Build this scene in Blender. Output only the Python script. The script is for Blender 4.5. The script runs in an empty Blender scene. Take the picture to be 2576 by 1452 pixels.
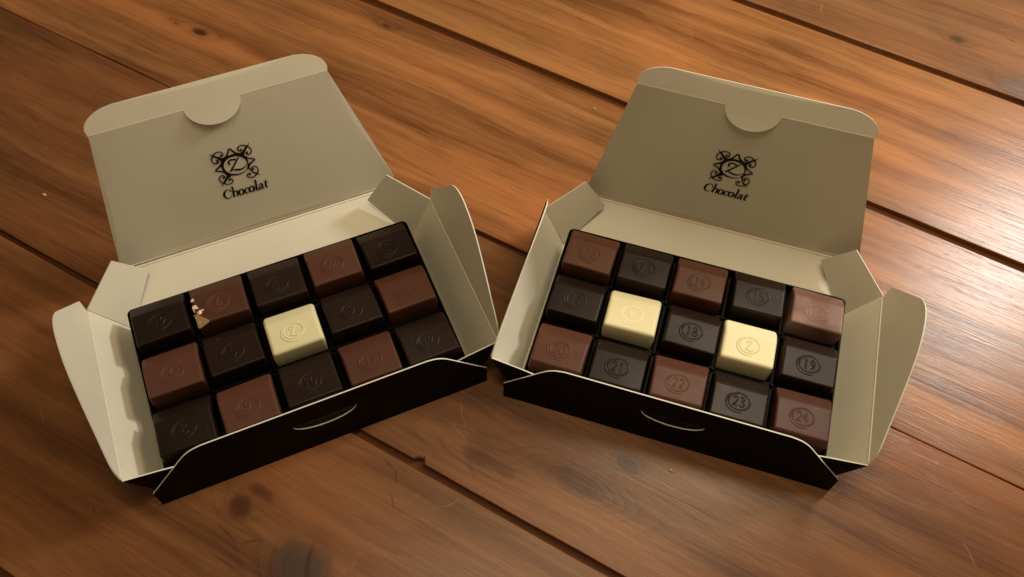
import bpy, bmesh, math, random
from mathutils import Vector, Matrix
from mathutils.geometry import delaunay_2d_cdt

random.seed(7)
sc = bpy.context.scene
COL = sc.collection
S = 0.026                      # one chocolate pitch in metres

# ------------------------------------------------------------------ camera
PITCH, ROLL, CAMZ = 1.0153888, 0.0443738, 13.12244
cam_d = bpy.data.cameras.new("camera")
cam_d.sensor_width = 36.0
cam_d.lens = 36.0 * 2106.469 / 2576.0
cam_d.clip_start = 0.01
cam_d.clip_end = 60
cam = bpy.data.objects.new("camera", cam_d)
COL.objects.link(cam)
cp, sp = math.cos(PITCH), math.sin(PITCH)
f = Vector((0, cp, -sp)); rt = Vector((1, 0, 0)); up = Vector((0, sp, cp))
cr, sr = math.cos(ROLL), math.sin(ROLL)
X = cr * rt + sr * up
Y = -sr * rt + cr * up
M = Matrix((X, Y, -f)).transposed().to_4x4()
M.translation = Vector((0, 0, CAMZ * S))
cam.matrix_world = M
sc.camera = cam

# ------------------------------------------------------------------ light
sc.view_settings.view_transform = 'Standard'
sc.view_settings.look = 'None'
sc.view_settings.exposure = 0.0
sc.view_settings.gamma = 1.0
world = bpy.data.worlds.new("World")
sc.world = world
world.use_nodes = True
bg = world.node_tree.nodes['Background']
bg.inputs['Color'].default_value = (1.0, 0.70, 0.38, 1)
bg.inputs['Strength'].default_value = 0.14


def lamp(name, pos, power, color, radius):
    d = bpy.data.lights.new(name, 'POINT')
    d.energy = power
    d.color = color
    d.shadow_soft_size = radius * S
    o = bpy.data.objects.new(name, d)
    o.location = Vector(pos) * S
    COL.objects.link(o)
    return o


lamp("room_lamp", (25.0, 24.2, 22.0), 16, (1.0, 0.98, 0.92), 2.6)


def disk_lamp(name, pos, size, power, color):
    d = bpy.data.lights.new(name, 'AREA')
    d.shape = 'DISK'
    d.size = size
    d.energy = power
    d.color = color
    o = bpy.data.objects.new(name, d)
    o.location = Vector(pos) * S
    COL.objects.link(o)


disk_lamp("pendant_lamp", (7.5, 13.0, 16.5), 0.18, 0.92, (1.0, 0.83, 0.57))
disk_lamp("ceiling_light", (0.0, 6.0, 38), 0.40, 2.5, (1.0, 0.82, 0.54))

# ------------------------------------------------------------------ helpers


def link(name, me, parent=None, mats=()):
    o = bpy.data.objects.new(name, me)
    COL.objects.link(o)
    if parent:
        o.parent = parent
    for m in mats:
        if m.name not in [k.name for k in me.materials if k]:
            me.materials.append(m)
    return o


def tag(o, label, cat, group=None):
    o['label'] = label
    o['category'] = cat
    if group:
        o['group'] = group
    return o


def empty(name, loc, rz=0.0):
    o = bpy.data.objects.new(name, None)
    o.empty_display_size = 0.02
    o.location = Vector(loc) * S
    o.rotation_euler = (0, 0, rz)
    COL.objects.link(o)
    return o


def mesh_from(name, verts, faces, mi=None, smooth=False):
    me = bpy.data.meshes.new(name)
    me.from_pydata([Vector(v) * S for v in verts], [], faces)
    if mi:
        for p, k in zip(me.polygons, mi):
            p.material_index = k
    if smooth:
        for p in me.polygons:
            p.use_smooth = True
    me.update()
    return me


def mat(name, col, rough=0.5, spec=0.5, **kw):
    m = bpy.data.materials.new(name)
    m.use_nodes = True
    b = m.node_tree.nodes['Principled BSDF']
    b.inputs['Base Color'].default_value = (*col, 1)
    b.inputs['Roughness'].default_value = rough
    b.inputs['Specular IOR Level'].default_value = spec
    for k, v in kw.items():
        b.inputs[k].default_value = v
    return m


class NG:
    """tiny node graph writer"""

    def __init__(self, m):
        self.m = m
        self.t = m.node_tree
        self.b = self.t.nodes['Principled BSDF']

    def n(self, typ, **kw):
        x = self.t.nodes.new(typ)
        for k, v in kw.items():
            setattr(x, k, v)
        return x

    def put(self, sock, v):
        if hasattr(v, 'is_output') or isinstance(v, bpy.types.NodeSocket):
            self.t.links.new(v, sock)
        else:
            sock.default_value = v

    def math(self, op, a, b=None, c=None, clamp=False):
        x = self.n('ShaderNodeMath', operation=op)
        x.use_clamp = clamp
        self.put(x.inputs[0], a)
        if b is not None:
            self.put(x.inputs[1], b)
        if c is not None:
            self.put(x.inputs[2], c)
        return x.outputs[0]

    def comb(self, x, y, z=0.0):
        k = self.n('ShaderNodeCombineXYZ')
        for s_, v in zip(k.inputs, (x, y, z)):
            self.put(s_, v)
        return k.outputs[0]

    def noise(self, vec, scale, detail=3, rough=0.5, out='Fac'):
        k = self.n('ShaderNodeTexNoise')
        self.put(k.inputs['Vector'], vec)
        k.inputs['Scale'].default_value = scale
        k.inputs['Detail'].default_value = detail
        k.inputs['Roughness'].default_value = rough
        return k.outputs[out]

    def ramp(self, fac, stops, interp='LINEAR'):
        k = self.n('ShaderNodeValToRGB')
        k.color_ramp.interpolation = interp
        e = k.color_ramp.elements
        while len(e) < len(stops):
            e.new(0.5)
        for el, (p, c) in zip(e, stops):
            el.position = p
            el.color = (*c, 1) if len(c) == 3 else c
        self.put(k.inputs[0], fac)
        return k.outputs[0]

    def mix(self, fac, a, b, blend='MIX'):
        k = self.n('ShaderNodeMix', data_type='RGBA', blend_type=blend)
        self.put(k.inputs[0], fac)
        for s_, v in ((k.inputs[6], a), (k.inputs[7], b)):
            self.put(s_, (*v, 1) if isinstance(v, tuple) and len(v) == 3 else v)
        return k.outputs[2]


# ------------------------------------------------------------------ wood


def wood_mat(seed, knots, light, dark, freq=2.2, cracks=()):
    m = bpy.data.materials.new("pine_wood")
    m.use_nodes = True
    g = NG(m)
    tc = g.n('ShaderNodeTexCoord')
    sep = g.n('ShaderNodeSeparateXYZ')
    g.put(sep.inputs[0], tc.outputs['Object'])
    x = g.math('MULTIPLY', sep.outputs[0], 1 / S)
    y = g.math('MULTIPLY', sep.outputs[1], 1 / S)
    # slow warp along the grain
    w1 = g.noise(g.comb(g.math('MULTIPLY', x, 0.11), g.math('MULTIPLY', y, 0.45), seed), 1.0, 2)
    w2 = g.noise(g.comb(g.math('MULTIPLY', x, 0.35), g.math('MULTIPLY', y, 1.3), seed + 3), 1.0, 3)
    fld = g.math('MULTIPLY', y, freq)
    fld = g.math('MULTIPLY_ADD', w1, 5.0, fld)
    fld = g.math('MULTIPLY_ADD', w2, 1.1, fld)
    cores = []
    halo = None
    for (kx, ky, ax, ay, amp, cr_, *kc) in knots:
        kc = kc[0] if kc else (0.045, 0.014, 0.006)
        dx = g.math('DIVIDE', g.math('SUBTRACT', x, kx), ax)
        dy = g.math('DIVIDE', g.math('SUBTRACT', y, ky), ay)
        r2 = g.math('ADD', g.math('MULTIPLY', dx, dx), g.math('MULTIPLY', dy, dy))
        e = g.math('EXPONENT', g.math('MULTIPLY', r2, -1.0))
        fld = g.math('MULTIPLY_ADD', e, amp, fld)
        if cr_ > 0:
            wb = g.noise(g.comb(x, y, seed + kx), 3.0, 3)
            rr = g.math('MULTIPLY_ADD', g.math('SUBTRACT', wb, 0.5), 0.7, g.math('SQRT', r2))
            c = g.ramp(g.math('DIVIDE', rr, cr_), [(0.0, (1.0,) * 3), (0.45, (0.85,) * 3), (0.75, (0.55,) * 3), (1.0, (0.0,) * 3)])
            cores.append((c, kc))
            h = g.math('MULTIPLY', e, 0.6)
            halo = h if halo is None else g.math('MAXIMUM', halo, h)
    ring = g.math('FRACT', fld)
    late = g.ramp(ring, [(0.0, (0.12,) * 3), (0.5, (0.28,) * 3), (0.82, (0.95,) * 3), (0.90, (0.75,) * 3), (1.0, (0.12,) * 3)], 'EASE')
    fib = g.noise(g.comb(g.math('MULTIPLY', x, 0.35), g.math('MULTIPLY', y, 14.0), seed), 1.0, 4, 0.65)
    fine = g.noise(g.comb(g.math('MULTIPLY', x, 1.6), g.math('MULTIPLY', y, 45.0), seed + 9), 1.0, 3, 0.6)
    blot = g.noise(g.comb(g.math('MULTIPLY', x, 0.22), g.math('MULTIPLY', y, 0.6), seed + 5), 1.0, 4, 0.55)
    fade = g.noise(g.comb(g.math('MULTIPLY', x, 0.3), g.math('MULTIPLY', y, 1.2), seed + 7), 1.0, 2)
    lf = g.math('MULTIPLY', late, g.math('MULTIPLY_ADD', fade, 0.9, -0.12, clamp=True))
    band = g.noise(g.comb(g.math('MULTIPLY', x, 0.05), g.math('MULTIPLY_ADD', w2, 1.2, g.math('MULTIPLY', y, 1.9)), seed + 11), 1.0, 3, 0.55)
    fac = g.math('MULTIPLY_ADD', g.math('SUBTRACT', fib, 0.5), 0.65, g.math('MULTIPLY', lf, 0.42 if halo is None else g.math('MULTIPLY_ADD', halo, 1.1, 0.42)))
    fac = g.math('MULTIPLY_ADD', g.math('SUBTRACT', fine, 0.5), 0.50, fac)
    ln = g.noise(g.comb(g.math('MULTIPLY', x, 0.045), g.math('MULTIPLY_ADD', w2, 1.0, g.math('MULTIPLY', y, 2.6)), seed + 41), 1.0, 4, 0.6)
    lk = g.ramp(g.math('ABSOLUTE', g.math('SUBTRACT', ln, 0.5)), [(0.0, (1,) * 3), (0.014, (0.35,) * 3), (0.035, (0,) * 3)])
    fac = g.math('MULTIPLY_ADD', lk, g.math('MULTIPLY', fade, 0.30), fac)
    fac = g.math('MULTIPLY_ADD', g.math('SUBTRACT', blot, 0.5), 1.5, fac)
    fac = g.math('MULTIPLY_ADD', g.math('SUBTRACT', band, 0.5), 2.1, fac)
    fac = g.math('ADD', fac, 0.36, clamp=True)
    light = (light[0] * .75, light[1] * .745, light[2] * .82)
    dark = (dark[0] * .56, dark[1] * .54, dark[2] * .58)
    col = g.mix(fac, light, dark)
    tint = g.ramp(blot, [(0.3, (1.0, 0.90, 0.82)), (0.7, (0.94, 1.06, 1.06))])
    col = g.mix(1.0, col, tint, 'MULTIPLY')
    pores = g.noise(g.comb(g.math('MULTIPLY', x, 0.9), g.math('MULTIPLY', y, 26.0), seed + 21), 1.0, 3, 0.7)
    pk = g.ramp(pores, [(0.58, (0,) * 3), (0.66, (1,) * 3)])
    col = g.mix(g.math('MULTIPLY', pk, 0.28), col, tuple(v * 0.5 for v in dark))
    sv = g.n('ShaderNodeTexVoronoi', feature='DISTANCE_TO_EDGE')
    g.put(sv.inputs['Vector'], g.comb(g.math('MULTIPLY', x, 0.55), g.math('MULTIPLY_ADD', w2, 0.8, g.math('MULTIPLY', y, 1.7)), seed + 51))
    sv.inputs['Scale'].default_value = 1.0
    smask = g.ramp(g.noise(g.comb(x, y, seed + 61), 1.1, 2), [(0.60, (0,) * 3), (0.66, (1,) * 3)])
    sk = g.math('MULTIPLY', g.ramp(sv.outputs['Distance'], [(0.0, (1,) * 3), (0.012, (0,) * 3)]), smask)
    col = g.mix(g.math('MULTIPLY', sk, 0.35), col, (0.42, 0.22, 0.10))
    if halo is not None:
        col = g.mix(g.math('MULTIPLY', halo, 0.6), col, tuple(v * 0.55 for v in dark))
    for c, kc in cores:
        col = g.mix(c, col, kc)
    for (x0, y0, x1, y1, wd, strength) in cracks:
        # thin dark checks and grain lines: distance to a segment
        L = math.hypot(x1 - x0, y1 - y0)
        ux, uy = (x1 - x0) / L, (y1 - y0) / L
        px = g.math('SUBTRACT', x, x0)
        py = g.math('SUBTRACT', y, y0)
        wv = g.math('MULTIPLY', g.math('SUBTRACT', w2, 0.5), 0.25)
        al = g.math('ADD', g.math('MULTIPLY', px, ux), g.math('MULTIPLY', py, uy))
        ac = g.math('ADD', g.math('ADD', g.math('MULTIPLY', px, -uy), g.math('MULTIPLY', py, ux)), wv)
        inn = g.math('MULTIPLY', g.math('GREATER_THAN', al, 0.0), g.math('LESS_THAN', al, L))
        taper = g.math('SINE', g.math('MULTIPLY', al, math.pi / L))
        k = g.math('SUBTRACT', 1.0, g.math('DIVIDE', g.math('ABSOLUTE', ac), wd), clamp=True)
        k = g.math('MULTIPLY', g.math('MULTIPLY', k, inn), g.math('MULTIPLY', taper, strength), clamp=True)
        col = g.mix(k, col, (0.045, 0.015, 0.006))
    g.put(g.b.inputs['Base Color'], col)
    rg = g.math('MULTIPLY_ADD', fib, 0.22, 0.20)
    rg = g.math('MULTIPLY_ADD', g.math('SUBTRACT', blot, 0.5), 0.10, rg)
    g.put(g.b.inputs['Roughness'], rg)
    g.b.inputs['Specular IOR Level'].default_value = 0.13
    g.b.inputs['Coat Weight'].default_value = 0.45
    g.b.inputs['Coat Roughness'].default_value = 0.27
    # fine relief: fibres, brushed varnish, small dents
    dents = g.noise(g.comb(g.math('MULTIPLY', x, 3.0), g.math('MULTIPLY', y, 8.0), seed + 2), 1.0, 2)
    hgt = g.math('MULTIPLY_ADD', fib, 0.7, g.math('MULTIPLY', fine, 0.55))
    hgt = g.math('MULTIPLY_ADD', late, -0.30, hgt)
    hgt = g.math('MULTIPLY_ADD', dents, 0.35, hgt)
    groove = g.noise(g.comb(g.math('MULTIPLY', x, 0.20), g.math('MULTIPLY', y, 5.0), seed + 31), 1.0, 2, 0.4)
    gk = g.ramp(groove, [(0.56, (0,) * 3), (0.62, (1,) * 3), (0.68, (0,) * 3)])
    hgt = g.math('MULTIPLY_ADD', g.math('MULTIPLY', gk, fade), -0.55, hgt)
    hgt = g.math('MULTIPLY_ADD', pk, -0.35, hgt)
    bp = g.n('ShaderNodeBump')
    bp.inputs['Strength'].default_value = 0.125
    bp.inputs['Distance'].default_value = 0.00055
    g.put(bp.inputs['Height'], hgt)
    g.t.links.new(bp.outputs[0], g.b.inputs['Normal'])
    g.t.links.new(bp.outputs[0], g.b.inputs['Coat Normal'])
    return m


# ------------------------------------------------------------------ other materials
def paper_mat(name, col, rough, mottling=0.03, spec=0.35):
    m = mat(name, col, rough, spec)
    g = NG(m)
    tc = g.n('ShaderNodeTexCoord')
    v = g.noise(tc.outputs['Object'], 900, 4, 0.6)
    c = g.mix(v, tuple(k * (1 - mottling) for k in col), tuple(min(1, k * (1 + mottling)) for k in col))
    sm = g.noise(tc.outputs['Object'], 28, 3, 0.5)
    c = g.mix(g.ramp(sm, [(0.45, (0,) * 3), (0.75, (0.30,) * 3)]), c, tuple(k * .80 for k in col))
    spk = g.noise(tc.outputs['Object'], 420, 1, 0.3)
    c = g.mix(g.ramp(spk, [(0.85, (0,) * 3), (0.89, (0.5,) * 3)]), c, (col[0] * .35, col[1] * .22, col[2] * .15))
    g.put(g.b.inputs['Base Color'], c)
    bp = g.n('ShaderNodeBump')
    bp.inputs['Strength'].default_value = 0.03
    bp.inputs['Distance'].default_value = 0.0003
    g.put(bp.inputs['Height'], g.noise(tc.outputs['Object'], 350, 3))
    g.t.links.new(bp.outputs[0], g.b.inputs['Normal'])
    return m


WHITE = paper_mat("white_card", (0.76, 0.705, 0.575), 0.55)
BLACK = paper_mat("black_card", (0.0035, 0.0022, 0.002), 0.55, 0.1, 0.12)
EDGE = mat("card_edge", (0.80, 0.76, 0.66), 0.7)
INK = mat("dark_brown_ink", (0.006, 0.0015, 0.001), 0.5, 0.3)
TRAY = mat("dark_plastic", (0.0024, 0.0013, 0.0010), 0.38, 0.06)


def choc_mat(name, col, rough, col2=None, painted_sheen=0.0, sss=0.0):
    m = mat(name, col, rough, 0.2)
    g = NG(m)
    tc = g.n('ShaderNodeTexCoord')
    oi = g.n('ShaderNodeObjectInfo')
    off = g.n('ShaderNodeVectorMath', operation='ADD')
    g.put(off.inputs[0], tc.outputs['Object'])
    g.put(off.inputs[1], g.comb(g.math('MULTIPLY', oi.outputs['Random'], 3.0), 0.0, 0.0))
    v = g.noise(off.outputs[0], 95, 4, 0.6)
    c = g.mix(v, col, col2 or tuple(k * 1.35 for k in col))
    c = g.mix(1.0, c, g.ramp(oi.outputs['Random'], [(0.0, (.80,) * 3), (1.0, (1.2, 1.15, 1.12))]), 'MULTIPLY')
    scf = g.noise(off.outputs[0], 260, 2, 0.6)
    c = g.mix(g.ramp(scf, [(0.70, (0,) * 3), (0.78, (0.10,) * 3)]), c, (0.35, 0.22, 0.15))
    if painted_sheen:
        bl = g.noise(off.outputs[0], 60, 3, 0.5)
        c = g.mix(g.ramp(bl, [(0.35, (0,) * 3), (0.7, (painted_sheen,) * 3)]), c, (0.42, 0.27, 0.22))  # pale pinkish sheen painted into the colour in patches
    g.put(g.b.inputs['Base Color'], c)
    rv = g.noise(off.outputs[0], 45, 3, 0.6)
    g.put(g.b.inputs['Roughness'], g.math('MULTIPLY_ADD', rv, 0.34, rough - 0.17))
    bp = g.n('ShaderNodeBump')
    bp.inputs['Strength'].default_value = 0.12
    bp.inputs['Distance'].default_value = 0.0006
    g.put(bp.inputs['Height'], g.noise(off.outputs[0], 130, 3))
    g.t.links.new(bp.outputs[0], g.b.inputs['Normal'])
    if sss:
        g.b.inputs['Subsurface Weight'].default_value = sss
        g.b.inputs['Subsurface Radius'].default_value = (1.0, 0.7, 0.3)
        g.b.inputs['Subsurface Scale'].default_value = 0.002
    return m


DARK = choc_mat("dark_chocolate", (0.015, 0.0080, 0.0056), 0.36)
MILK = choc_mat("milk_chocolate", (0.080, 0.032, 0.0205), 0.40)
SHEEN_PAINTED = choc_mat("milk_chocolate_painted_sheen", (0.17, 0.085, 0.063), 0.30, None, 0.6)  # lighter milk: the lamp's pinkish reflection is put into the base colour
IVORY = choc_mat("white_chocolate", (0.90, 0.83, 0.51), 0.40, (0.92, 0.86, 0.57), 0.0, 0.05)
NUT = choc_mat("chopped_nut", (0.80, 0.58, 0.42), 0.45, (0.88, 0.72, 0.56))
CREAM = choc_mat("praline_filling", (0.72, 0.54, 0.27), 0.5, (0.40, 0.20, 0.08))

# ------------------------------------------------------------------ table
PHI = -0.46884648
table = empty("wooden_table", (0, 0, 0), PHI)
tag(table, "varnished pine plank table top with dark gaps under both chocolate boxes", "table")


def lerp_tab(x, tab):
    if x <= tab[0][0]:
        return tab[0][1]
    for (a, va), (b, vb) in zip(tab, tab[1:]):
        if x <= b:
            t = (x - a) / (b - a)
            t = t * t * (3 - 2 * t)
            return va + (vb - va) * t
    return tab[-1][1]


JOINTS = [  # offset, gap width along the grain
    (-5.45, [(-50, .12)]),
    (-0.96, [(-50, .12)]),
    (3.54, [(-50, .105), (-12, .105), (-3, .125), (5, .11)]),
    (8.05, [(-50, .012), (-8, .02), (-5.2, .10), (-3.2, .12), (-1.0, .08), (1.2, .02), (40, .014)]),
    (12.52, [(-50, .28), (-13, .27), (-8, .20), (-4, .185), (3, .20), (12, .22)]),
    (16.97, [(-50, .2), (0, .19)]),
    (21.45, [(-50, .2)]),
    (25.9, [(-50, .2)]),
]
XS = sorted(set([-46 + i * 2.0 for i in range(43)] + [-14 + i * 0.5 for i in range(40)] + [-3.7 + i * 0.04 for i in range(18)]))


def chip(x):     # small splinter missing from the plank edge beside the lower gap
    if -3.50 < x < -3.30:
        t = (x + 3.50) / 0.20
        return 0.075 * min(1.0, t * 1.6) * (1 if t < .8 else (1 - t) / .2) + .012 * math.sin(t * 19)
    return 0.0


def wob(x, k):
    return 0.004 * math.sin(x * 1.9 + k) + 0.002 * math.sin(x * 4.7 + 2.2 * k)


PLANK = [  # seed, knots (x, y, rx, ry, field amp, core), light, dark, ring freq, cracks
    (1.3, [(-14, -3.0, 1.5, .8, 2.0, .3)], (.40, .165, .055), (.19, .062, .020), 2.0, ()),
    (2.1, [(-4.02, 1.22, .62, .55, 3.4, .95, (.060, .035, .022)), (-5.43, 1.60, .36, .30, 2.2, .66, (.075, .020, .008)), (-5.30, 1.95, .42, .22, 1.2, .62, (.095, .028, .012)),
           (-8.3, 2.11, .3, .12, .8, .3, (.10, .035, .015)), (-3.6, 3.2, .9, .5, 1.0, 0)],
     (.37, .150, .050), (.18, .058, .019), 1.5,
     ((-4.12, 1.72, -3.72, .92, .06, 1.3), (-3.92, 3.36, -3.66, 3.28, .03, .8), (-3.66, 3.32, -3.52, 3.10, .025, .8),
      (-3.52, 2.95, -3.30, 2.75, .02, .7), (-5.6, 1.22, -5.1, 1.12, .03, .6), (-5.1, 1.12, -4.75, 1.42, .03, .6),
      (-5.4, .80, -4.8, .78, .03, .6), (-7.5, .52, -7.3, .40, .02, .4))),
    (3.7, [(-.38, 5.24, .30, .20, 1.3, .7, (.070, .016, .005)), (-.98, 4.55, .95, .32, 6.0, .62, (.095, .029, .011)), (-2.5, 4.15, 1.2, .28, 2.6, .5, (.11, .035, .013)),
           (-13.0, 6.0, 2.2, .6, 2.0, 0)], (.39, .158, .053), (.19, .062, .020), 1.3,
     ((-2.72, 3.98, -2.40, 3.86, .05, .5), (-2.5, 4.2, -1.6, 4.3, .06, .35))),
    (4.4, [(-13.05, 9.70, .42, .19, 1.8, .55), (-13.72, 9.66, .26, .10, .9, .3, (.10, .035, .015)), (-9.6, 11.99, .24, .11, .7, .55, (.09, .032, .013)), (3.2, 12.0, 1.5, .5, .6, 0)],
     (.62, .262, .088), (.27, .088, .027), 1.6,  # pool of light put into this plank's colour, lighter than the front planks
     ((3.10, 12.08, 3.27, 12.10, .035, .9), (2.94, 11.62, 3.08, 11.66, .03, .8), (2.7, 11.55, 2.86, 11.60, .03, .6), (2.1, 12.3, 2.3, 12.29, .03, .6))),
    (5.9, [(-2.0, 15.2, 4.0, .5, 1.5, 0), (5.0, 14.6, 3.0, .5, 1.2, 0)], (.64, .280, .092), (.33, .112, .034), 1.7, ()),  # lightened likewise, the light pool painted into the base colour
    (6.5, [(1.96, 18.26, .34, .20, 1.4, .6, (.10, .045, .016)), (3.55, 17.42, .60, .40, 2.0, .8, (.17, .105, .075)), (-1.5, 19.5, 2.0, .8, 2.0, 0)],
     (.44, .205, .082), (.23, .090, .034), 1.5, ((2.9, 18.9, 3.2, 18.85, .04, .6),)),
    (7.7, [], (.44, .20, .075), (.22, .08, .03), 1.8, ()),
]
tongue_m = mat("gap_wood", (0.11, 0.034, 0.008), 0.6, 0.2)
for i, (seed, knots, light, dark, fr, cracks) in enumerate(PLANK):
    (o0, g0), (o1, g1) = JOINTS[i], JOINTS[i + 1]
    vs, fs = [], []
    for x in XS:
        a = o0 + lerp_tab(x, g0) / 2 + wob(x, i) + (chip(x) if i == 2 else 0)
        b = o1 - lerp_tab(x, g1) / 2 + wob(x, i + 5)
        sl = 0.05 if (i == 2 and chip(x) > 0) else 0.016
        vs += [(x, a, -.9), (x, a, -sl), (x, a + sl * .35, -sl * .3), (x, a + sl, 0), (x, b - .016, 0), (x, b - .006, -.005), (x, b, -.016), (x, b, -.9)]
    n = 8
    for k in range(len(XS) - 1):
        for j in range(n - 1):
            p = k * n + j
            fs.append((p, p + n, p + n + 1, p + 1))
    me = mesh_from("plank", vs, fs)
    bm = bmesh.new(); bm.from_mesh(me)
    bmesh.ops.recalc_face_normals(bm, faces=bm.faces)
    bm.to_mesh(me); bm.free()
    pl = link("plank", me, table, [wood_mat(seed, knots, light, dark, fr, cracks)])
    if i:
        w = .28
        z0, z1 = -.11, -.5
        vt = [(-46, o0 - w, z0), (40, o0 - w, z0), (40, o0 + w, z0), (-46, o0 + w, z0), (-46, o0 - w, z1), (40, o0 - w, z1), (40, o0 + w, z1), (-46, o0 + w, z1)]
        ft = [(0, 1, 2, 3), (7, 6, 5, 4), (0, 4, 5, 1), (1, 5, 6, 2), (2, 6, 7, 3), (3, 7, 4, 0)]
        link("tongue", mesh_from("tongue", vt, ft), table, [tongue_m])

# ------------------------------------------------------------------ folded card panels


def pip(p, poly):
    c = False
    j = len(poly) - 1
    for i in range(len(poly)):
        a, b = poly[i], poly[j]
        if (a[1] > p[1]) != (b[1] > p[1]) and p[0] < (b[0] - a[0]) * (p[1] - a[1]) / (b[1] - a[1]) + a[0]:
            c = not c
        j = i
    return c


def seg_dist(p, a, b):
    ax, ay = b[0] - a[0], b[1] - a[1]
    L = ax * ax + ay * ay
    t = max(0, min(1, ((p[0] - a[0]) * ax + (p[1] - a[1]) * ay) / L)) if L else 0
    return math.hypot(p[0] - a[0] - t * ax, p[1] - a[1] - t * ay)


CARD = 0.021


def panel(name, outline, O, U, V, parent, holes=(), bend=None, step=0.0, t=CARD, creases=(), mats=None):
    """a flat die-cut card: white inner face towards U x V, black outer face"""
    O, U, V = Vector(O), Vector(U).normalized(), Vector(V)
    V = (V - U * V.dot(U)).normalized()
    N = U.cross(V)
    pts, edges = [], []
    loops = [outline] + list(holes)
    for lp in loops:
        s0 = len(pts)
        pts += [Vector(p) for p in lp]
        edges += [(s0 + k, s0 + (k + 1) % len(lp)) for k in range(len(lp))]
    if step:
        us = [p[0] for p in outline]; ws = [p[1] for p in outline]
        gx = min(us) + step / 2
        while gx < max(us):
            gy = min(ws) + step / 2
            while gy < max(ws):
                q = (gx, gy)
                if pip(q, outline) and not any(pip(q, h) for h in holes) and min(seg_dist(q, lp[k], lp[(k + 1) % len(lp)]) for lp in loops for k in range(len(lp))) > step * .35:
                    pts.append(Vector(q))
                gy += step
            gx += step
    cv, ce, cf, *_ = delaunay_2d_cdt(pts, edges, [], 0, 1e-6)
    tris = []
    for fc in cf:
        c = sum((cv[k] for k in fc), Vector((0, 0))) / len(fc)
        if pip(c, outline) and not any(pip(c, h) for h in holes):
            a = cv[fc[0]]; b = cv[fc[1]]; d = cv[fc[2]]
            if (b - a).cross(d - a) < 0:
                fc = list(reversed(fc))
            tris.append(list(fc))
    used = sorted({k for tr in tris for k in tr})
    idx = {k: i for i, k in enumerate(used)}
    n = len(used)
    vs = []
    for sgn in (0, -1):
        for k in used:
            q = cv[k]
            h = bend(q[0], q[1]) if bend else 0.0
            vs.append(O + U * q[0] + V * q[1] + N * (h + sgn * t))
    fs, mi = [], []
    cnt = {}
    for tr in tris:
        r = [idx[k] for k in tr]
        fs.append(r); mi.append(0)
        fs.append([k + n for k in reversed(r)]); mi.append(1)
        for a, b in zip(r, r[1:] + r[:1]):
            cnt[(a, b)] = cnt.get((a, b), 0) + 1
    for (a, b) in list(cnt):
        if (b, a) not in cnt:
            fs.append([b, a, a + n, b + n]); mi.append(2)
    for (p0, p1, r, h) in creases:      # raised score lines on the inner face
        p0 = Vector(p0); p1 = Vector(p1)
        d = (p1 - p0).normalized(); sd = Vector((-d[1], d[0]))
        b0 = len(vs)
        for e in (p0, p1):
            for (o_, hh) in ((-r, -.004), (-r * .5, h * .8), (0, h), (r * .5, h * .8), (r, -.004)):
                q = e + sd * o_
                vs.append(O + U * q[0] + V * q[1] + N * (hh + (bend(q[0], q[1]) if bend else 0)))
        for k in range(4):
            fs.append([b0 + k + 1, b0 + k, b0 + 5 + k, b0 + 6 + k]); mi.append(0)
    me = mesh_from(name, vs, fs, mi)
    for m_ in (mats or (WHITE, BLACK, EDGE)):
        me.materials.append(m_)
    return link(name, me, parent)


def catmull(pts, n=6):
    out = []
    P = [pts[0]] + list(pts) + [pts[-1]]
    for i in range(1, len(P) - 2):
        p0, p1, p2, p3 = P[i - 1], P[i], P[i + 1], P[i + 2]
        for k in range(n):
            t = k / n
            out.append(tuple(0.5 * (2 * b + (c - a) * t + (2 * a - 5 * b + 4 * c - d) * t * t + (3 * b - a - 3 * c + d) * t ** 3)
                             for a, b, c, d in zip(p0, p1, p2, p3)))
    out.append(tuple(pts[-1]))
    return out


def stroke2d(pts, n=6, smooth=True, bold=1.15):
    """variable-width pen stroke: pts (x, y, full width) -> list of (left, right) points"""
    c = catmull(pts, n) if smooth and len(pts) > 2 else [tuple(p) for p in pts]
    out = []
    for i, p in enumerate(c):
        a = c[max(0, i - 1)]; b = c[min(len(c) - 1, i + 1)]
        dx, dy = b[0] - a[0], b[1] - a[1]
        L = math.hypot(dx, dy) or 1
        nx, ny = -dy / L, dx / L
        out.append((p[0], p[1], nx, ny, max(p[2] * bold, .001) / 2))
    return out


def flat_print(name, strokes, O, U, V, parent, lift, blobs=(), bend=None):
    O, U, V = Vector(O), Vector(U).normalized(), Vector(V).normalized()
    N = U.cross(V)
    vs, fs = [], []
    zz = lift

    def P(x, y, z):
        return O + U * x + V * y + N * (z + (bend(x, y) if bend else 0))
    for k, st in enumerate(strokes):
        z = zz + 0.0004 * k
        b0 = len(vs)
        for (x, y, nx, ny, w) in st:
            vs.append(P(x + nx * w, y + ny * w, z)); vs.append(P(x - nx * w, y - ny * w, z))
        for i in range(len(st) - 1):
            a = b0 + 2 * i
            fs.append((a, a + 1, a + 3, a + 2))
    for k, (x, y, r) in enumerate(blobs):
        z = zz + 0.0004 * (k + len(strokes))
        b0 = len(vs)
        for i in range(12):
            a = 2 * math.pi * i / 12
            vs.append(P(x + r * math.cos(a), y + r * math.sin(a), z))
        fs.append(tuple(range(b0, b0 + 12)))
    return link(name, mesh_from(name, vs, fs), parent, [INK])


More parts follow.
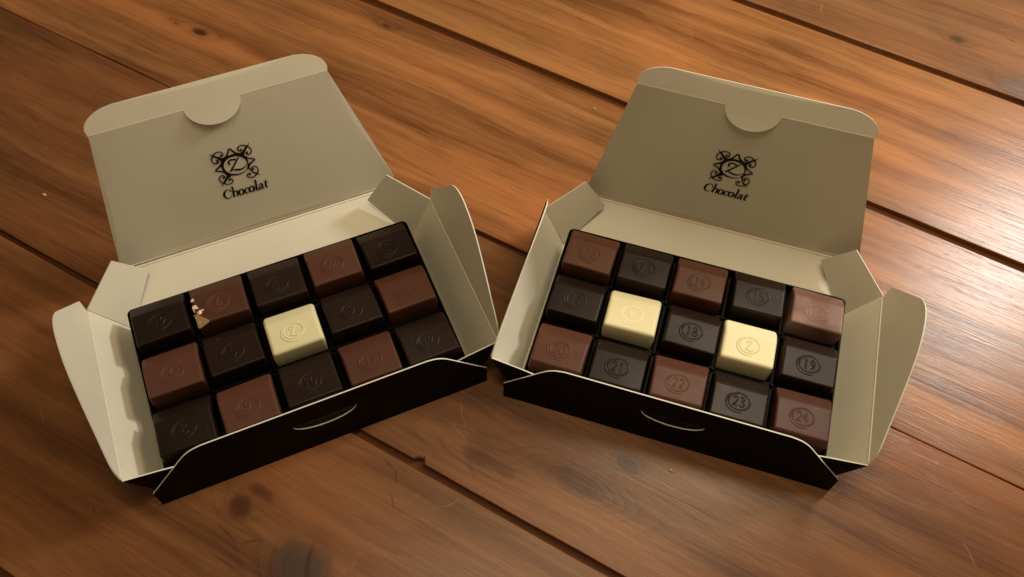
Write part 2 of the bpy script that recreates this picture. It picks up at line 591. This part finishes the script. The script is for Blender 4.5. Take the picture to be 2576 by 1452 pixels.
# logo: ring, Z, sun spikes and corner scrolls, in a square of half-width .35
def logo_strokes():
    R = []
    blobs = []
    ring = []
    for i in range(40):
        a = math.radians(-150 - 300 * 0 + 0) if False else None
    # ring: thick from lower left over the top to the right, thin along the bottom
    for i in range(49):
        ang = math.radians(245 - i * (262 / 48))          # 245 deg clockwise to -17
        t = i / 48
        wd = .020 + .022 * math.sin(math.pi * min(1, t * 1.05)) ** .6
        if t > .93:
            wd *= (1 - t) / .07 + .15
        ring.append((.212 * math.cos(ang), .195 * math.sin(ang), wd))
    R.append(stroke2d(ring, 1, False))
    thin = []
    for i in range(17):
        ang = math.radians(240 + i * (80 / 16))
        t = i / 16
        thin.append((.214 * math.cos(ang) + .02 * t, (.197 + .012 * t) * math.sin(ang), .030 * (1 - t) + .004))
    R.append(stroke2d(thin, 1, False))
    # Z
    R.append(stroke2d([(-.092, .052, .03), (-.088, .092, .026), (-.045, .118, .026), (.01, .108, .028), (.045, .10, .028)], 6))
    R.append(stroke2d([(.105, .135, .004), (.085, .115, .020), (.0, .02, .026), (-.085, -.075, .028), (-.115, -.105, .020)], 6))
    R.append(stroke2d([(-.078, -.078, .012), (-.02, -.095, .028), (.05, -.115, .030), (.115, -.105, .020), (.17, -.07, .010), (.205, -.03, .004)], 6))
    blobs.append((-.086, .058, .022))
    # spikes on three sides
    for rot in (0, 90, -90):
        c, s_ = math.cos(math.radians(rot)), math.sin(math.radians(rot))
        pl_ = [(-.15, .175, .03), (-.085, .215, .026), (-.045, .265, .024), (-.012, .335, .022)]
        pr_ = [(.012, .335, .022), (.045, .265, .030), (.085, .215, .030), (.15, .175, .03)]
        for q in (pl_, pr_):
            R.append(stroke2d([(c * x - s_ * y, s_ * x + c * y, w) for x, y, w in q], 6))
        blobs.append((-s_ * .335, c * .335, .016))
    # four corner scrolls
    for qx, qy in ((1, 1), (-1, 1), (1, -1), (-1, -1)):
        def m_(a, b, w):
            return (qx * (.35 - a), qy * (.35 - b), w)
        R.append(stroke2d([m_(.0, .0, .003), m_(.03, .035, .012), m_(.065, .065, .030)], 4))
        if (qx, qy) != (1, -1):
            R.append(stroke2d([m_(.06, .06, .028), m_(.11, .11, .034), m_(.155, .155, .050), m_(.20, .20, .085)], 4))
        else:
            R.append(stroke2d([m_(.07, .07, .026), m_(.115, .12, .022), m_(.14, .19, .020), m_(.15, .26, .022), m_(.135, .33, .018)], 6))
        sc1 = [(.06, .062, .024), (.095, .028, .020), (.14, .014, .018), (.19, .022, .018), (.218, .055, .020), (.214, .094, .022), (.184, .110, .022), (.160, .092, .022)]
        R.append(stroke2d([m_(a, b, w) for a, b, w in sc1], 6))
        R.append(stroke2d([m_(b, a, w) for a, b, w in sc1], 6))
        for a, b in ((.172, .090), (.090, .172)):
            blobs.append((m_(a, b, 0)[0], m_(a, b, 0)[1], .019))
    return R, blobs


# word: serif italic-ish lower case drawn with a broad pen; x height .115
def word_strokes():
    W = []
    xh = .118
    slant = .14

    def add(ox, pts, n=5):
        W.append(stroke2d([(ox + x + slant * y, y, w) for x, y, w in pts], n))

    def ring(ox, cx, rx, ry):
        pts = []
        for i in range(25):
            a = 2 * math.pi * i / 24 + .5
            pts.append((ox + cx + rx * math.cos(a) + slant * (ry + ry * math.sin(a)), ry + ry * math.sin(a), .013 + .022 * abs(math.cos(a))))
        W.append(stroke2d(pts, 1, False))
    # C
    add(0, [(.142, .132, .030), (.132, .168, .014), (.095, .188, .014), (.045, .165, .026), (.022, .10, .036), (.04, .035, .028), (.085, .004, .016), (.125, .018, .010), (.150, .050, .006)])
    # h
    o = .165
    add(o, [(-.012, .205, .010), (.018, .215, .024), (.018, .10, .032), (.018, .0, .032)], 3)
    add(o, [(.020, .085, .010), (.050, .116, .018), (.080, .108, .026), (.088, .07, .030), (.086, .03, .028), (.070, -.008, .012)])
    # o
    ring(.270, .050, .042, xh / 2)
    # c
    add(.372, [(.078, .088, .024), (.066, .112, .014), (.040, .114, .016), (.010, .062, .030), (.030, .008, .020), (.060, .006, .010), (.078, .024, .006)])
    # o
    ring(.455, .050, .042, xh / 2)
    # l
    add(.575, [(-.012, .205, .010), (.016, .216, .024), (.016, .11, .032), (.016, .012, .030), (.040, .0, .014)], 3)
    # a
    add(.628, [(.012, .086, .022), (.022, .110, .014), (.048, .114, .020), (.066, .088, .030), (.066, .02, .030), (.086, .0, .012), (.10, .014, .005)])
    add(.628, [(.064, .070, .012), (.024, .052, .018), (.006, .026, .028), (.024, .002, .018), (.050, .010, .012), (.064, .026, .010)])
    # t
    add(.738, [(.026, .172, .006), (.022, .12, .026), (.020, .03, .030), (.036, .002, .018), (.062, .020, .006)])
    W.append(stroke2d([(.738 - .004 + slant * .11, .110, .012), (.738 + .066 + slant * .11, .112, .014)], 1, False))
    return W


def arc(cx, cy, rx, ry, a0, a1, n):
    return [(cx + rx * math.cos(math.radians(a0 + (a1 - a0) * i / n)), cy + ry * math.sin(math.radians(a0 + (a1 - a0) * i / n))) for i in range(n + 1)]


FLAP = [(-1.52, 0.0), (-1.38, .21), (-.98, .46), (-.50, .76), (-.05, 1.02), (.30, 1.15), (.60, 1.20), (.82, 1.17), (.98, 1.08), (1.09, .96), (1.71, .21), (1.61, 0.0)]


def flap_curve(k):
    a = catmull(FLAP[:10], 5)
    return [(y, d * k) for y, d in a] + [(y, d * k) for y, d in FLAP[10:]]


FRONT = [(2.76, 0.0), (2.78, .37)] + [(2.42, .72)] + catmull([(2.24, .90), (2.10, 1.03), (1.96, 1.105), (1.80, 1.135)], 5) + \
    catmull([(-1.80, 1.135), (-1.96, 1.105), (-2.10, 1.03), (-2.24, .90)], 5) + [(-2.42, .72), (-2.78, .37), (-2.76, 0.0)]


def make_box(loc, rz, label, lid_deg, flap_deg, lid_scale, seed):
    rnd = random.Random(seed)
    root = empty("chocolate_box", loc, rz)
    tag(root, label, "gift box", "open chocolate boxes on the table")
    # base
    panel("base", [(-2.6, -1.62), (2.6, -1.62), (2.6, 1.6), (-2.6, 1.6)], (0, 0, .034), (1, 0, 0), (0, 1, 0), root)
    # back wall, leaning far back, with the lid's score line along its top
    LB = 1.077
    bw = (0, 1.0, .4)
    panel("back_wall", [(-2.55, 0.0), (2.55, 0.0), (2.52, LB), (-2.52, LB)], (0, 1.6, .028), (1, 0, 0), bw, root, step=.5,
          creases=[((-2.5, LB - .03), (2.5, LB - .03), .022, .012)])
    # lid
    a = math.radians(lid_deg)
    LV = (0, math.cos(a), math.sin(a))
    LO = (0, 2.6, .428)
    Lf = 2.68 * lid_scale
    hw = .455

    def lbend(x, y):
        return .035 * math.sin(math.pi * max(0, min(1, y / Lf))) * (1 - (x / 2.7) ** 2) + .012 * math.sin(x * 1.1 + seed)
    notch = arc(0, Lf, hw, .335, 0, -180, 20)
    lid_o = [(-2.50, 0.0), (2.50, 0.0), (2.67, .20), (1.945, Lf)] + notch + [(-1.945, Lf)]
    lid = panel("lid", lid_o, LO, (1, 0, 0), LV, root, step=.24, bend=lbend,
                creases=[((-2.45, .03), (2.45, .03), .02, .012)])
    Nl = Vector((0, -math.sin(a), math.cos(a)))
    # tuck flap, bent back a little so its half-moon tongue stands off the lid
    a2 = a - math.radians(15)
    TV = (0, math.cos(a2), math.sin(a2))
    TO = Vector(LO) + Vector(LV) * (Lf + .004)

    def tbend(x, y):
        return .012 * math.sin(x * 1.1 + seed) if y > 0 else .012 * math.sin(x * 1.1 + seed) + .10 * y * y
    tt = .395
    tuck = [(-hw, 0.0)] + arc(0, 0, hw, .345, 180, 360, 22)[1:] + [(1.945, 0.0), (1.965, .08)] + \
        catmull([(1.965, .10), (1.92, .20), (1.80, .30), (1.62, .37), (1.45, tt)], 5) + \
        catmull([(-1.45, tt), (-1.62, .37), (-1.80, .30), (-1.92, .20), (-1.965, .10)], 5) + [(-1.945, 0.0)]
    panel("tuck_flap", tuck, TO, (1, 0, 0), TV, lid, step=.15, bend=tbend,
          creases=[((-1.93, .012), (-hw, .012), .016, .002), ((hw, .012), (1.93, .012), .016, .002)])
    # print
    st, bl = logo_strokes()
    kk = lid_scale
    LC = Vector(LO) + Vector(LV) * (1.47 * kk)
    flat_print("printed_emblem", st, LC, (1, 0, 0), LV, lid, .006, bl, bend=lambda x, y: lbend(x, y + 1.47 * kk))
    LT = Vector(LO) + Vector(LV) * (.835 * kk)
    ws = [[(x - .395, y, nx, ny, w) for (x, y, nx, ny, w) in s_] for s_ in word_strokes()]
    flat_print("printed_word", ws, LT, (1, 0, 0), LV, lid, .006, bend=lambda x, y: lbend(x, y + .835 * kk))
    # side walls with dust flap, rear corner flap and front corner flap
    for s_ in (-1, 1):
        sw_u = (0, -s_, 0)
        wv = (s_ * .44, 0, .9)
        o_ = (s_ * 2.6, 0, .01)
        hgt = 1.002
        wall = panel("side_wall", [(-s_ * y, v) for y, v in ([(-1.58, 0), (1.60, 0), (1.635, hgt), (-1.525, hgt)] if s_ < 0 else [(1.60, 0), (-1.58, 0), (-1.525, hgt), (1.635, hgt)])],
                     o_, sw_u, wv, root, step=.4, creases=[((-s_ * 1.6, hgt - .018), (s_ * 1.5, hgt - .018), .018, .009)])
        top = Vector(o_) + Vector(wv).normalized() * (hgt + .003)
        th = math.radians(flap_deg[0 if s_ < 0 else 1])
        fv = (s_ * math.cos(th), 0, math.sin(th))
        fo = [(-s_ * y, d) for y, d in flap_curve(1.0)]
        if s_ > 0:
            fo = fo[::-1]
        panel("dust_flap", fo, top, sw_u, fv, wall, step=.3, bend=lambda u, v: .03 * v * v)
        # rear corner flap
        A = Vector((s_ * 2.6, 1.612, .012)); B = Vector((s_ * 3.042, 1.648, .905))
        Cp = Vector((s_ * 2.45, 2.31, 1.13)); D = Vector((s_ * 2.03, 2.385, .50))
        card3d("corner_flap", [A, B, Cp, D], wall, Vector((-s_, -.6, .1)))
        # front corner flap, folded in behind the front panel
        A = Vector((s_ * 2.6, -1.592, .012)); B = Vector((s_ * 3.035, -1.538, .902))
        K = Vector((s_ * 2.50, -1.548, .815)); Lp = Vector((s_ * 2.12, -1.525, .66)); Bo = Vector((s_ * 2.15, -1.585, .02))
        card3d("corner_flap", [A, B, K, Lp, Bo], wall, Vector((0, 1, 0)))
    # front panel with half-moon cut-out
    hole = arc(0, .705, .52, .215, 0, -180, 24)
    hole = [(x + .03, y) for x, y in hole]
    fr = panel("front_panel", [(-x, y) for x, y in FRONT], (0, -1.70, .004), (-1, 0, 0), (0, .15, 1.0), root, holes=[[(-x, y) for x, y in hole][::-1]], step=.35, t=.023,
               bend=lambda x, y: -.02 * (x / 2.7) ** 2)
    # the half-moon tongue pushed inwards, hinged along the chord
    Vf = Vector((0, .15, 1.0)).normalized()
    ch = Vector((0, -1.70, .004)) + Vf * .705
    panel("half_moon_tab", [(x - .03 * 0, y) for x, y in arc(0, 0, .515, .21, 180, 360, 24)], ch + Vector((.03, .012, -.004)), (-1, 0, 0), (0, -.26, 1.0), fr)
    return root


def card3d(name, pts, parent, inner):
    c = sum(pts, Vector()) / len(pts)
    U = (pts[1] - pts[0]).normalized()
    N = Vector()
    for i in range(len(pts)):
        N += (pts[i] - c).cross(pts[(i + 1) % len(pts)] - c)
    N.normalize()
    if N.dot(inner) < 0:
        N = -N
        pts = list(reversed(pts))
        U = (pts[1] - pts[0]).normalized()
    n = len(pts)
    vs = list(pts) + [p - N * CARD for p in pts]
    fs = [list(range(n)), list(range(2 * n - 1, n - 1, -1))]
    mi = [0, 1]
    for i in range(n):
        j = (i + 1) % n
        fs.append([j, i, i + n, j + n]); mi.append(2)
    me = mesh_from(name, vs, fs, mi)
    for m_ in (WHITE, BLACK, EDGE):
        me.materials.append(m_)
    return link(name, me, parent)


# ------------------------------------------------------------------ tray
def add_box(bm, x0, x1, y0, y1, z0, z1, bev=0.0):
    r = bmesh.ops.create_cube(bm, size=1)
    for v in r['verts']:
        v.co = Vector((x0 if v.co.x < 0 else x1, y0 if v.co.y < 0 else y1, z0 if v.co.z < 0 else z1))
    if bev:
        es = list({e for v in r['verts'] for e in v.link_edges})
        bmesh.ops.bevel(bm, geom=es, offset=bev, segments=2, affect='EDGES', profile=.5)


def make_tray(loc, rz, label):
    bm = bmesh.new()
    add_box(bm, -2.49, 2.49, -1.45, 1.54, .04, .10)
    for k in range(4):
        add_box(bm, k - 1.5 - .032, k - 1.5 + .032, -1.445, 1.505, .08, .52, .012)
    for k in (0, 1):
        yc = (1 - k) * 1.0245
        add_box(bm, -2.465, 2.465, yc - .515, yc - .385, .07, .53, .012)  # row dividers, thickened and raised to darken the gaps and front faces
    # rounded rim
    def rr(hx, y0, y1, r):
        o = []
        for cx, cy, a0 in ((hx - r, y1 - r, 0), (-hx + r, y1 - r, 90), (-hx + r, y0 + r, 180), (hx - r, y0 + r, 270)):
            o += arc(cx, cy, r, r, a0, a0 + 90, 6)
        return o
    outl = rr(2.515, -1.475, 1.565, .10); inl = rr(2.472, -1.432, 1.526, .07)
    rings = [(outl, .05), (outl, .635), (rr(2.51, -1.47, 1.56, .096), .655), (rr(2.48, -1.44, 1.532, .076), .655), (inl, .635), (inl, .06)]
    n = len(outl)
    vv = [[bm.verts.new((x, y, z - (.13 if z > .5 and y < 1.35 else 0))) for x, y in lp] for lp, z in rings]
    n = len(outl)
    for a, b in zip(vv, vv[1:]):
        for i in range(n):
            j = (i + 1) % n
            bm.faces.new((a[i], a[j], b[j], b[i]))
    # small posts where four cells meet
    for i in range(4):
        for k in (-.5125, .5125):
            for z0, r0, z1, r1 in ((.1, .050, .54, .044), (.54, .044, .58, .026)):
                r = bmesh.ops.create_cone(bm, cap_ends=True, segments=10, radius1=r0, radius2=r1, depth=z1 - z0)
                for v in r['verts']:
                    v.co += Vector((i - 1.5, k + .062, (z0 + z1) / 2))
    for v in bm.verts:
        v.co *= S
    me = bpy.data.meshes.new("insert_tray")
    bm.to_mesh(me); bm.free()
    o = link("insert_tray", me, None, [TRAY])
    o.location = Vector((loc[0], loc[1], 0)) * S
    o.rotation_euler = (0, 0, rz)
    tag(o, label, "tray", "dark plastic trays inside the boxes")
    return o


# ------------------------------------------------------------------ chocolates
def choc_mesh(kind, seed, chipped=False):
    rnd = random.Random(seed)
    j = lambda a: rnd.uniform(-a, a)
    bm = bmesh.new()
    lev = [(.12, .43, -.365, .45, 0), (.62, .450, -.358, .488, .085), (.852, .434, -.345, .225, 0)]
    vv = []
    for z, hx, y0, y1, zb in lev:
        vv.append([bm.verts.new((sx * (hx + j(.006)), yy + j(.006), z + (zb if yy > 0 else 0) + (j(.006) if z > .8 else 0))) for sx, yy in ((-1, y0), (1, y0), (1, y1), (-1, y1))])
    bm.faces.new(vv[0][::-1]); bm.faces.new(vv[-1])
    for a, b in zip(vv, vv[1:]):
        for i in range(4):
            k = (i + 1) % 4
            bm.faces.new((a[i], a[k], b[k], b[i]))
    r = {'dark': .034, 'milk': .040, 'white': .060}[kind]
    es = [e for e in bm.edges if max(v.co.z for v in e.verts) > .3]
    bmesh.ops.bevel(bm, geom=es, offset=r, segments=3, affect='EDGES', profile=.6)
    if chipped:
        # a broken front-left corner shows the filling
        co, no = Vector((-.30, -.345, .80)), Vector((-.42, -.40, .82)).normalized()
        g = bm.verts[:] + bm.edges[:] + bm.faces[:]
        res = bmesh.ops.bisect_plane(bm, geom=g, plane_co=co, plane_no=no, clear_outer=True)
        cut = [e for e in res['geom_cut'] if isinstance(e, bmesh.types.BMEdge)]
        fl = bmesh.ops.contextual_create(bm, geom=cut)
        for f_ in fl['faces']:
            f_.material_index = 1
    bmesh.ops.recalc_face_normals(bm, faces=bm.faces)
    for f_ in bm.faces:
        f_.smooth = f_.material_index == 0
    for e in bm.edges:
        if len(e.link_faces) == 2 and (e.calc_face_angle(0) > .6 or e.link_faces[0].material_index != e.link_faces[1].material_index):
            e.smooth = False
    for v in bm.verts:
        v.co *= S
    me = bpy.data.meshes.new(kind + "_chocolate")
    bm.to_mesh(me); bm.free()
    return me


DIG = {
    '0': [[(.5, 1, 1), (.15, .75, 1), (.1, .4, 1), (.4, 0, 1), (.8, .25, 1), (.85, .65, 1), (.5, 1, 1)]],
    '1': [[(.25, .8, 1), (.55, 1, 1), (.5, .5, 1), (.45, 0, 1)], [(.2, 0, 1), (.7, 0, 1)]],
    '2': [[(.15, .75, 1), (.4, 1, 1), (.8, .85, 1), (.7, .5, 1), (.1, .0, 1)], [(.1, 0, 1), (.4, .08, 1), (.9, 0, 1)]],
    '3': [[(.15, .85, 1), (.5, 1, 1), (.8, .8, 1), (.4, .55, 1)], [(.4, .55, 1), (.85, .35, 1), (.55, 0, 1), (.1, .12, 1)]],
    '4': [[(.6, 1, 1), (.1, .35, 1), (.9, .35, 1)], [(.62, .65, 1), (.58, 0, 1)]],
    '5': [[(.8, 1, 1), (.3, 1, 1), (.2, .6, 1), (.6, .6, 1), (.85, .3, 1), (.5, 0, 1), (.1, .1, 1)]],
    '6': [[(.8, .95, 1), (.4, .8, 1), (.1, .3, 1), (.4, 0, 1), (.85, .2, 1), (.6, .52, 1), (.2, .35, 1)]],
    '7': [[(.1, .95, 1), (.45, .9, 1), (.9, 1, 1), (.5, .4, 1), (.35, 0, 1)]],
    '8': [[(.5, .55, 1), (.2, .8, 1), (.5, 1, 1), (.8, .8, 1), (.5, .55, 1), (.1, .25, 1), (.5, 0, 1), (.9, .25, 1), (.5, .55, 1)]],
    '9': [[(.8, .7, 1), (.5, .48, 1), (.2, .7, 1), (.5, 1, 1), (.85, .8, 1), (.7, .3, 1), (.3, 0, 1)]],
    '~': [[(.62, .62, 1), (.42, .62, 1), (.40, .40, 1), (.62, .36, 1), (.78, .55, 1), (.62, .80, 1), (.30, .78, 1), (.16, .48, 1), (.34, .14, 1), (.66, .10, 1)]],
    'Z': [[(.12, .70, 1), (.2, .92, 1), (.55, .88, 1), (.85, .95, 1)], [(.95, 1.0, 1), (.5, .5, 1), (.08, 0, 1)], [(.1, .04, 1), (.5, .0, 1), (.9, -.08, 1), (1.2, .12, 1)]],
}


def emblem_mesh(txt, hk=1.0):
    """raised ring, sweeping outer arc and number"""
    st = []
    w = .034
    rx, ry = .168, .150
    ring = [(rx * math.cos(2 * math.pi * i / 30), ry * math.sin(2 * math.pi * i / 30), w) for i in range(31)]
    st.append(stroke2d(ring, 1, False))
    out = []
    for i in range(25):
        a = math.radians(115 + i * (178 / 24))
        t = i / 24
        k = .004 + .040 * math.sin(math.pi * min(1, t * 1.15) / 2)
        out.append(((rx + k) * math.cos(a) - .01, (ry + k) * math.sin(a) - .006, w * (.35 + .65 * math.sin(math.pi * min(1, .12 + t * .8)))))
    st.append(stroke2d(out, 1, False))
    cw = .108 if len(txt) == 2 else .125
    ch = .175 if len(txt) == 2 else .185
    for k, c in enumerate(txt):
        ox = -cw * len(txt) / 2 + k * cw
        for line in DIG[c]:
            st.append(stroke2d([(ox + x * cw * .88, -ch / 2 + y * ch, .030) for x, y, _ in line], 4))
    vs, fs = [], []
    sec = ((1, -.004), (.62, .0042), (0, .0068), (-.62, .0042), (-1, -.004))
    z0 = .852
    for s_i, s_ in enumerate(st):
        b0 = len(vs)
        for i, (x, y, nx, ny, hw) in enumerate(s_):
            endk = .3 if i in (0, len(s_) - 1) and s_i else 1
            for o_, h in sec:
                vs.append((x + nx * hw * o_, y + ny * hw * o_ - .02, z0 + (h if h < 0 else h * endk * hk) + .0003 * s_i))
        for i in range(len(s_) - 1):
            for j in range(4):
                a = b0 + 5 * i + j
                fs.append((a, a + 5, a + 6, a + 1))
    me = mesh_from("number_relief", vs, fs, smooth=True)
    bm = bmesh.new(); bm.from_mesh(me)
    bmesh.ops.recalc_face_normals(bm, faces=bm.faces)
    # the sheets are open underneath: make them face up
    for comp in range(1):
        up_ = sum(f_.normal.z * f_.calc_area() for f_ in bm.faces)
        if up_ < 0:
            bmesh.ops.reverse_faces(bm, faces=bm.faces)
    for f_ in bm.faces:
        if f_.normal.z < 0:
            f_.normal_flip()
    bm.to_mesh(me); bm.free()
    return me


VAR = {}


def place_choc(box, col_i, row_i, kind, txt, label, rnd, special=None):
    (bx, by, a) = box
    gx, gy = col_i - 2, (1 - row_i) * 1.0245
    m_ = {'dark': DARK, 'milk': MILK, 'white': IVORY}[kind]
    key = (kind, rnd.randrange(3)) if not special else (kind, special)
    if key not in VAR:
        VAR[key] = choc_mesh(kind, hash(str(key)) % 1000 if False else sum(map(ord, str(key))), chipped=(special == 'chipped'))
        mm = SHEEN_PAINTED if special == 'glossy' else m_
        VAR[key].materials.append(mm)
        if special == 'chipped':
            VAR[key].materials.append(CREAM)
    name = kind + "_chocolate"
    o = bpy.data.objects.new(name, VAR[key])
    COL.objects.link(o)
    c, s_ = math.cos(a), math.sin(a)
    jx, jy = rnd.uniform(-.012, .012), rnd.uniform(-.014, .014)
    lx, ly = gx + jx, gy + jy
    o.location = Vector((bx + c * lx - s_ * ly, by + s_ * lx + c * ly, 0)) * S
    o.rotation_euler = (rnd.uniform(-.022, .022), rnd.uniform(-.022, .022), a + rnd.uniform(-.016, .016))
    if special == 'glossy':
        o.rotation_euler = (-.02, .03, a)
    wn = o.modifiers.new('weighted_normal', 'WEIGHTED_NORMAL')
    wn.keep_sharp = True
    tag(o, label, "chocolate", "chocolates in the two boxes")
    hk = .55 if (bx < 0 or row_i == 0) and kind != 'white' and txt not in ('16', '11') else 1.0
    me = emblem_mesh(txt, hk)
    me.materials.clear()
    me.materials.append(SHEEN_PAINTED if special == 'glossy' else m_)
    e = bpy.data.objects.new("number_relief", me)
    COL.objects.link(e)
    e.parent = o
    if special == 'chipped':
        rr = random.Random(5)
        for (px, py, pz, sz) in ((-.405, .17, .838, .045), (-.38, .13, .845, .022), (-.395, .02, .842, .050), (-.36, -.02, .848, .028), (-.40, -.06, .835, .045), (-.345, -.13, .832, .068), (-.395, -.16, .80, .055), (-.30, -.17, .832, .040), (-.36, -.235, .785, .062), (-.30, -.265, .79, .038), (-.40, .085, .835, .03), (-.29, -.09, .848, .020), (-.25, -.24, .83, .030), (-.42, -.11, .79, .05)):
            bm = bmesh.new()
            bmesh.ops.create_icosphere(bm, subdivisions=1, radius=sz)
            ax = Vector((rr.uniform(.7, 1.2), rr.uniform(.6, 1.1), rr.uniform(.35, .6)))
            for v in bm.verts:
                k = 1 + rr.uniform(-.3, .25)
                v.co = Vector((v.co.x * ax.x * k + px, v.co.y * ax.y * k + py, v.co.z * ax.z * k + pz)) * S
            me = bpy.data.meshes.new("nut_piece")
            bm.to_mesh(me); bm.free()
            link("nut_piece", me, o, [NUT])
    return o


BOX_L = (-3.60272, 6.62344, 0.44838)
BOX_R = (3.04874, 6.95377, -0.25983)
make_box((BOX_L[0], BOX_L[1], 0), BOX_L[2], "left open chocolate box holding a single white chocolate in its middle", 76.0, (80.5, 76.5), 1.0, 1)
make_box((BOX_R[0], BOX_R[1], 0), BOX_R[2], "right open chocolate box holding two white chocolates", 82.5, (98.0, 76), 1.015, 2)
make_tray(BOX_L, BOX_L[2], "dark plastic tray in the left box under the chocolates with one white piece")
make_tray(BOX_R, BOX_R[2], "dark plastic tray in the right box under the chocolates with two white pieces")

D_, M_, W_ = 'dark', 'milk', 'white'
rnd = random.Random(11)
LEFT = [
    [(D_, '12', "dark chocolate in the left box's back left corner beside the chipped one", None),
     (M_, '6', "milk chocolate with a broken corner showing chopped nuts and filling", 'chipped'),
     (D_, '1', "dark chocolate in the middle of the left box's back row against the lid side", None),
     (M_, '2', "milk chocolate in the left box's back row between two dark ones, undamaged", None),
     (D_, '3', "dark chocolate in the left box's back right corner by the upright side flap", None)],
    [(M_, '4', "milk chocolate at the left end of the left box's middle row beside the white wall", None),
     (D_, '5', "dark chocolate directly left of the left box's white chocolate", None),
     (W_, 'Z', "only white chocolate in the left box, at its centre", None),
     (D_, '9', "dark chocolate directly right of the left box's white chocolate", None),
     (M_, '7', "milk chocolate at the right end of the left box's middle row", None)],
    [(D_, '8', "dark chocolate in the left box's front left corner behind the black panel's slope", None),
     (M_, '9', "milk chocolate second from left in the left box's front row", None),
     (D_, '10', "dark chocolate directly in front of the left box's white chocolate", None),
     (M_, '11', "milk chocolate stamped 11 in the left box's front row", None),
     (D_, '12', "dark chocolate in the left box's front right corner", None)],
]
RIGHT = [
    [(M_, '12', "milk chocolate in the right box's back left corner under the corner flap", None),
     (D_, '13', "dark chocolate second from left in the right box's back row", None),
     (M_, '14', "milk chocolate in the middle of the right box's back row", None),
     (D_, '15', "dark chocolate in the right box's back row beside the shiny pinkish one", None),
     (M_, '16', "shiny pinkish milk chocolate stamped 16 in the right box's back right corner", 'glossy')],
    [(D_, '17', "dark chocolate at the left end of the right box's middle row", None),
     (W_, '~', "left one of the right box's two white chocolates, with a blurred swirl stamp", None),
     (D_, '18', "dark chocolate between the right box's two white chocolates", None),
     (W_, 'Z', "right one of the right box's two white chocolates, with a clear Z stamp", None),
     (D_, '19', "dark chocolate at the right end of the right box's middle row stamped 19", None)],
    [(M_, '20', "milk chocolate in the right box's front left corner behind the front panel", None),
     (D_, '21', "dark chocolate second from left in the right box's front row", None),
     (M_, '22', "milk chocolate in the middle of the right box's front row stamped 22", None),
     (D_, '23', "dark chocolate with glossy front corners second from right in the right box's front row", None),
     (M_, '24', "milk chocolate in the right box's front right corner stamped 24", None)],
]
for bx, rows in ((BOX_L, LEFT), (BOX_R, RIGHT)):
    for r_i, row in enumerate(rows):
        for c_i, (k, t, lab, spc) in enumerate(row):
            place_choc(bx, c_i, r_i, k, t, lab, rnd, spc)

# ------------------------------------------------------------------ crumbs and lint on the table
CR = mat("crumb_pale", (.62, .42, .24), .6)


def tabpt(t, s_):
    c, s2 = math.cos(PHI), math.sin(PHI)
    return Vector((t * c - s_ * s2, t * s2 + s_ * c, 0))


for (t, s_, sz, lab) in ((-12.62, 4.6, .042, "pale crumb on the dark planks left of the left box's lid"),
                         (.27, 5.5, .035, "tiny pale crumb on the planks in front of the right box"),
                         (-4.35, 12.09, .028, "tiny pale crumb just beside the right box's lid near the gap")):
    bm = bmesh.new()
    bmesh.ops.create_icosphere(bm, subdivisions=2, radius=sz)
    rr = random.Random(int(t * 10))
    for v in bm.verts:
        k = 1 + rr.uniform(-.2, .2)
        v.co = Vector((v.co.x * 1.3 * k, v.co.y * .7 * k, max(-.3 * sz, v.co.z * .5 * k) + .3 * sz)) * S
    me = bpy.data.meshes.new("crumb")
    bm.to_mesh(me); bm.free()
    o = link("crumb", me, None, [CR])
    o.location = tabpt(t, s_) * S
    o.rotation_euler = (0, 0, PHI)
    tag(o, lab, "crumb", "pale specks on the table")
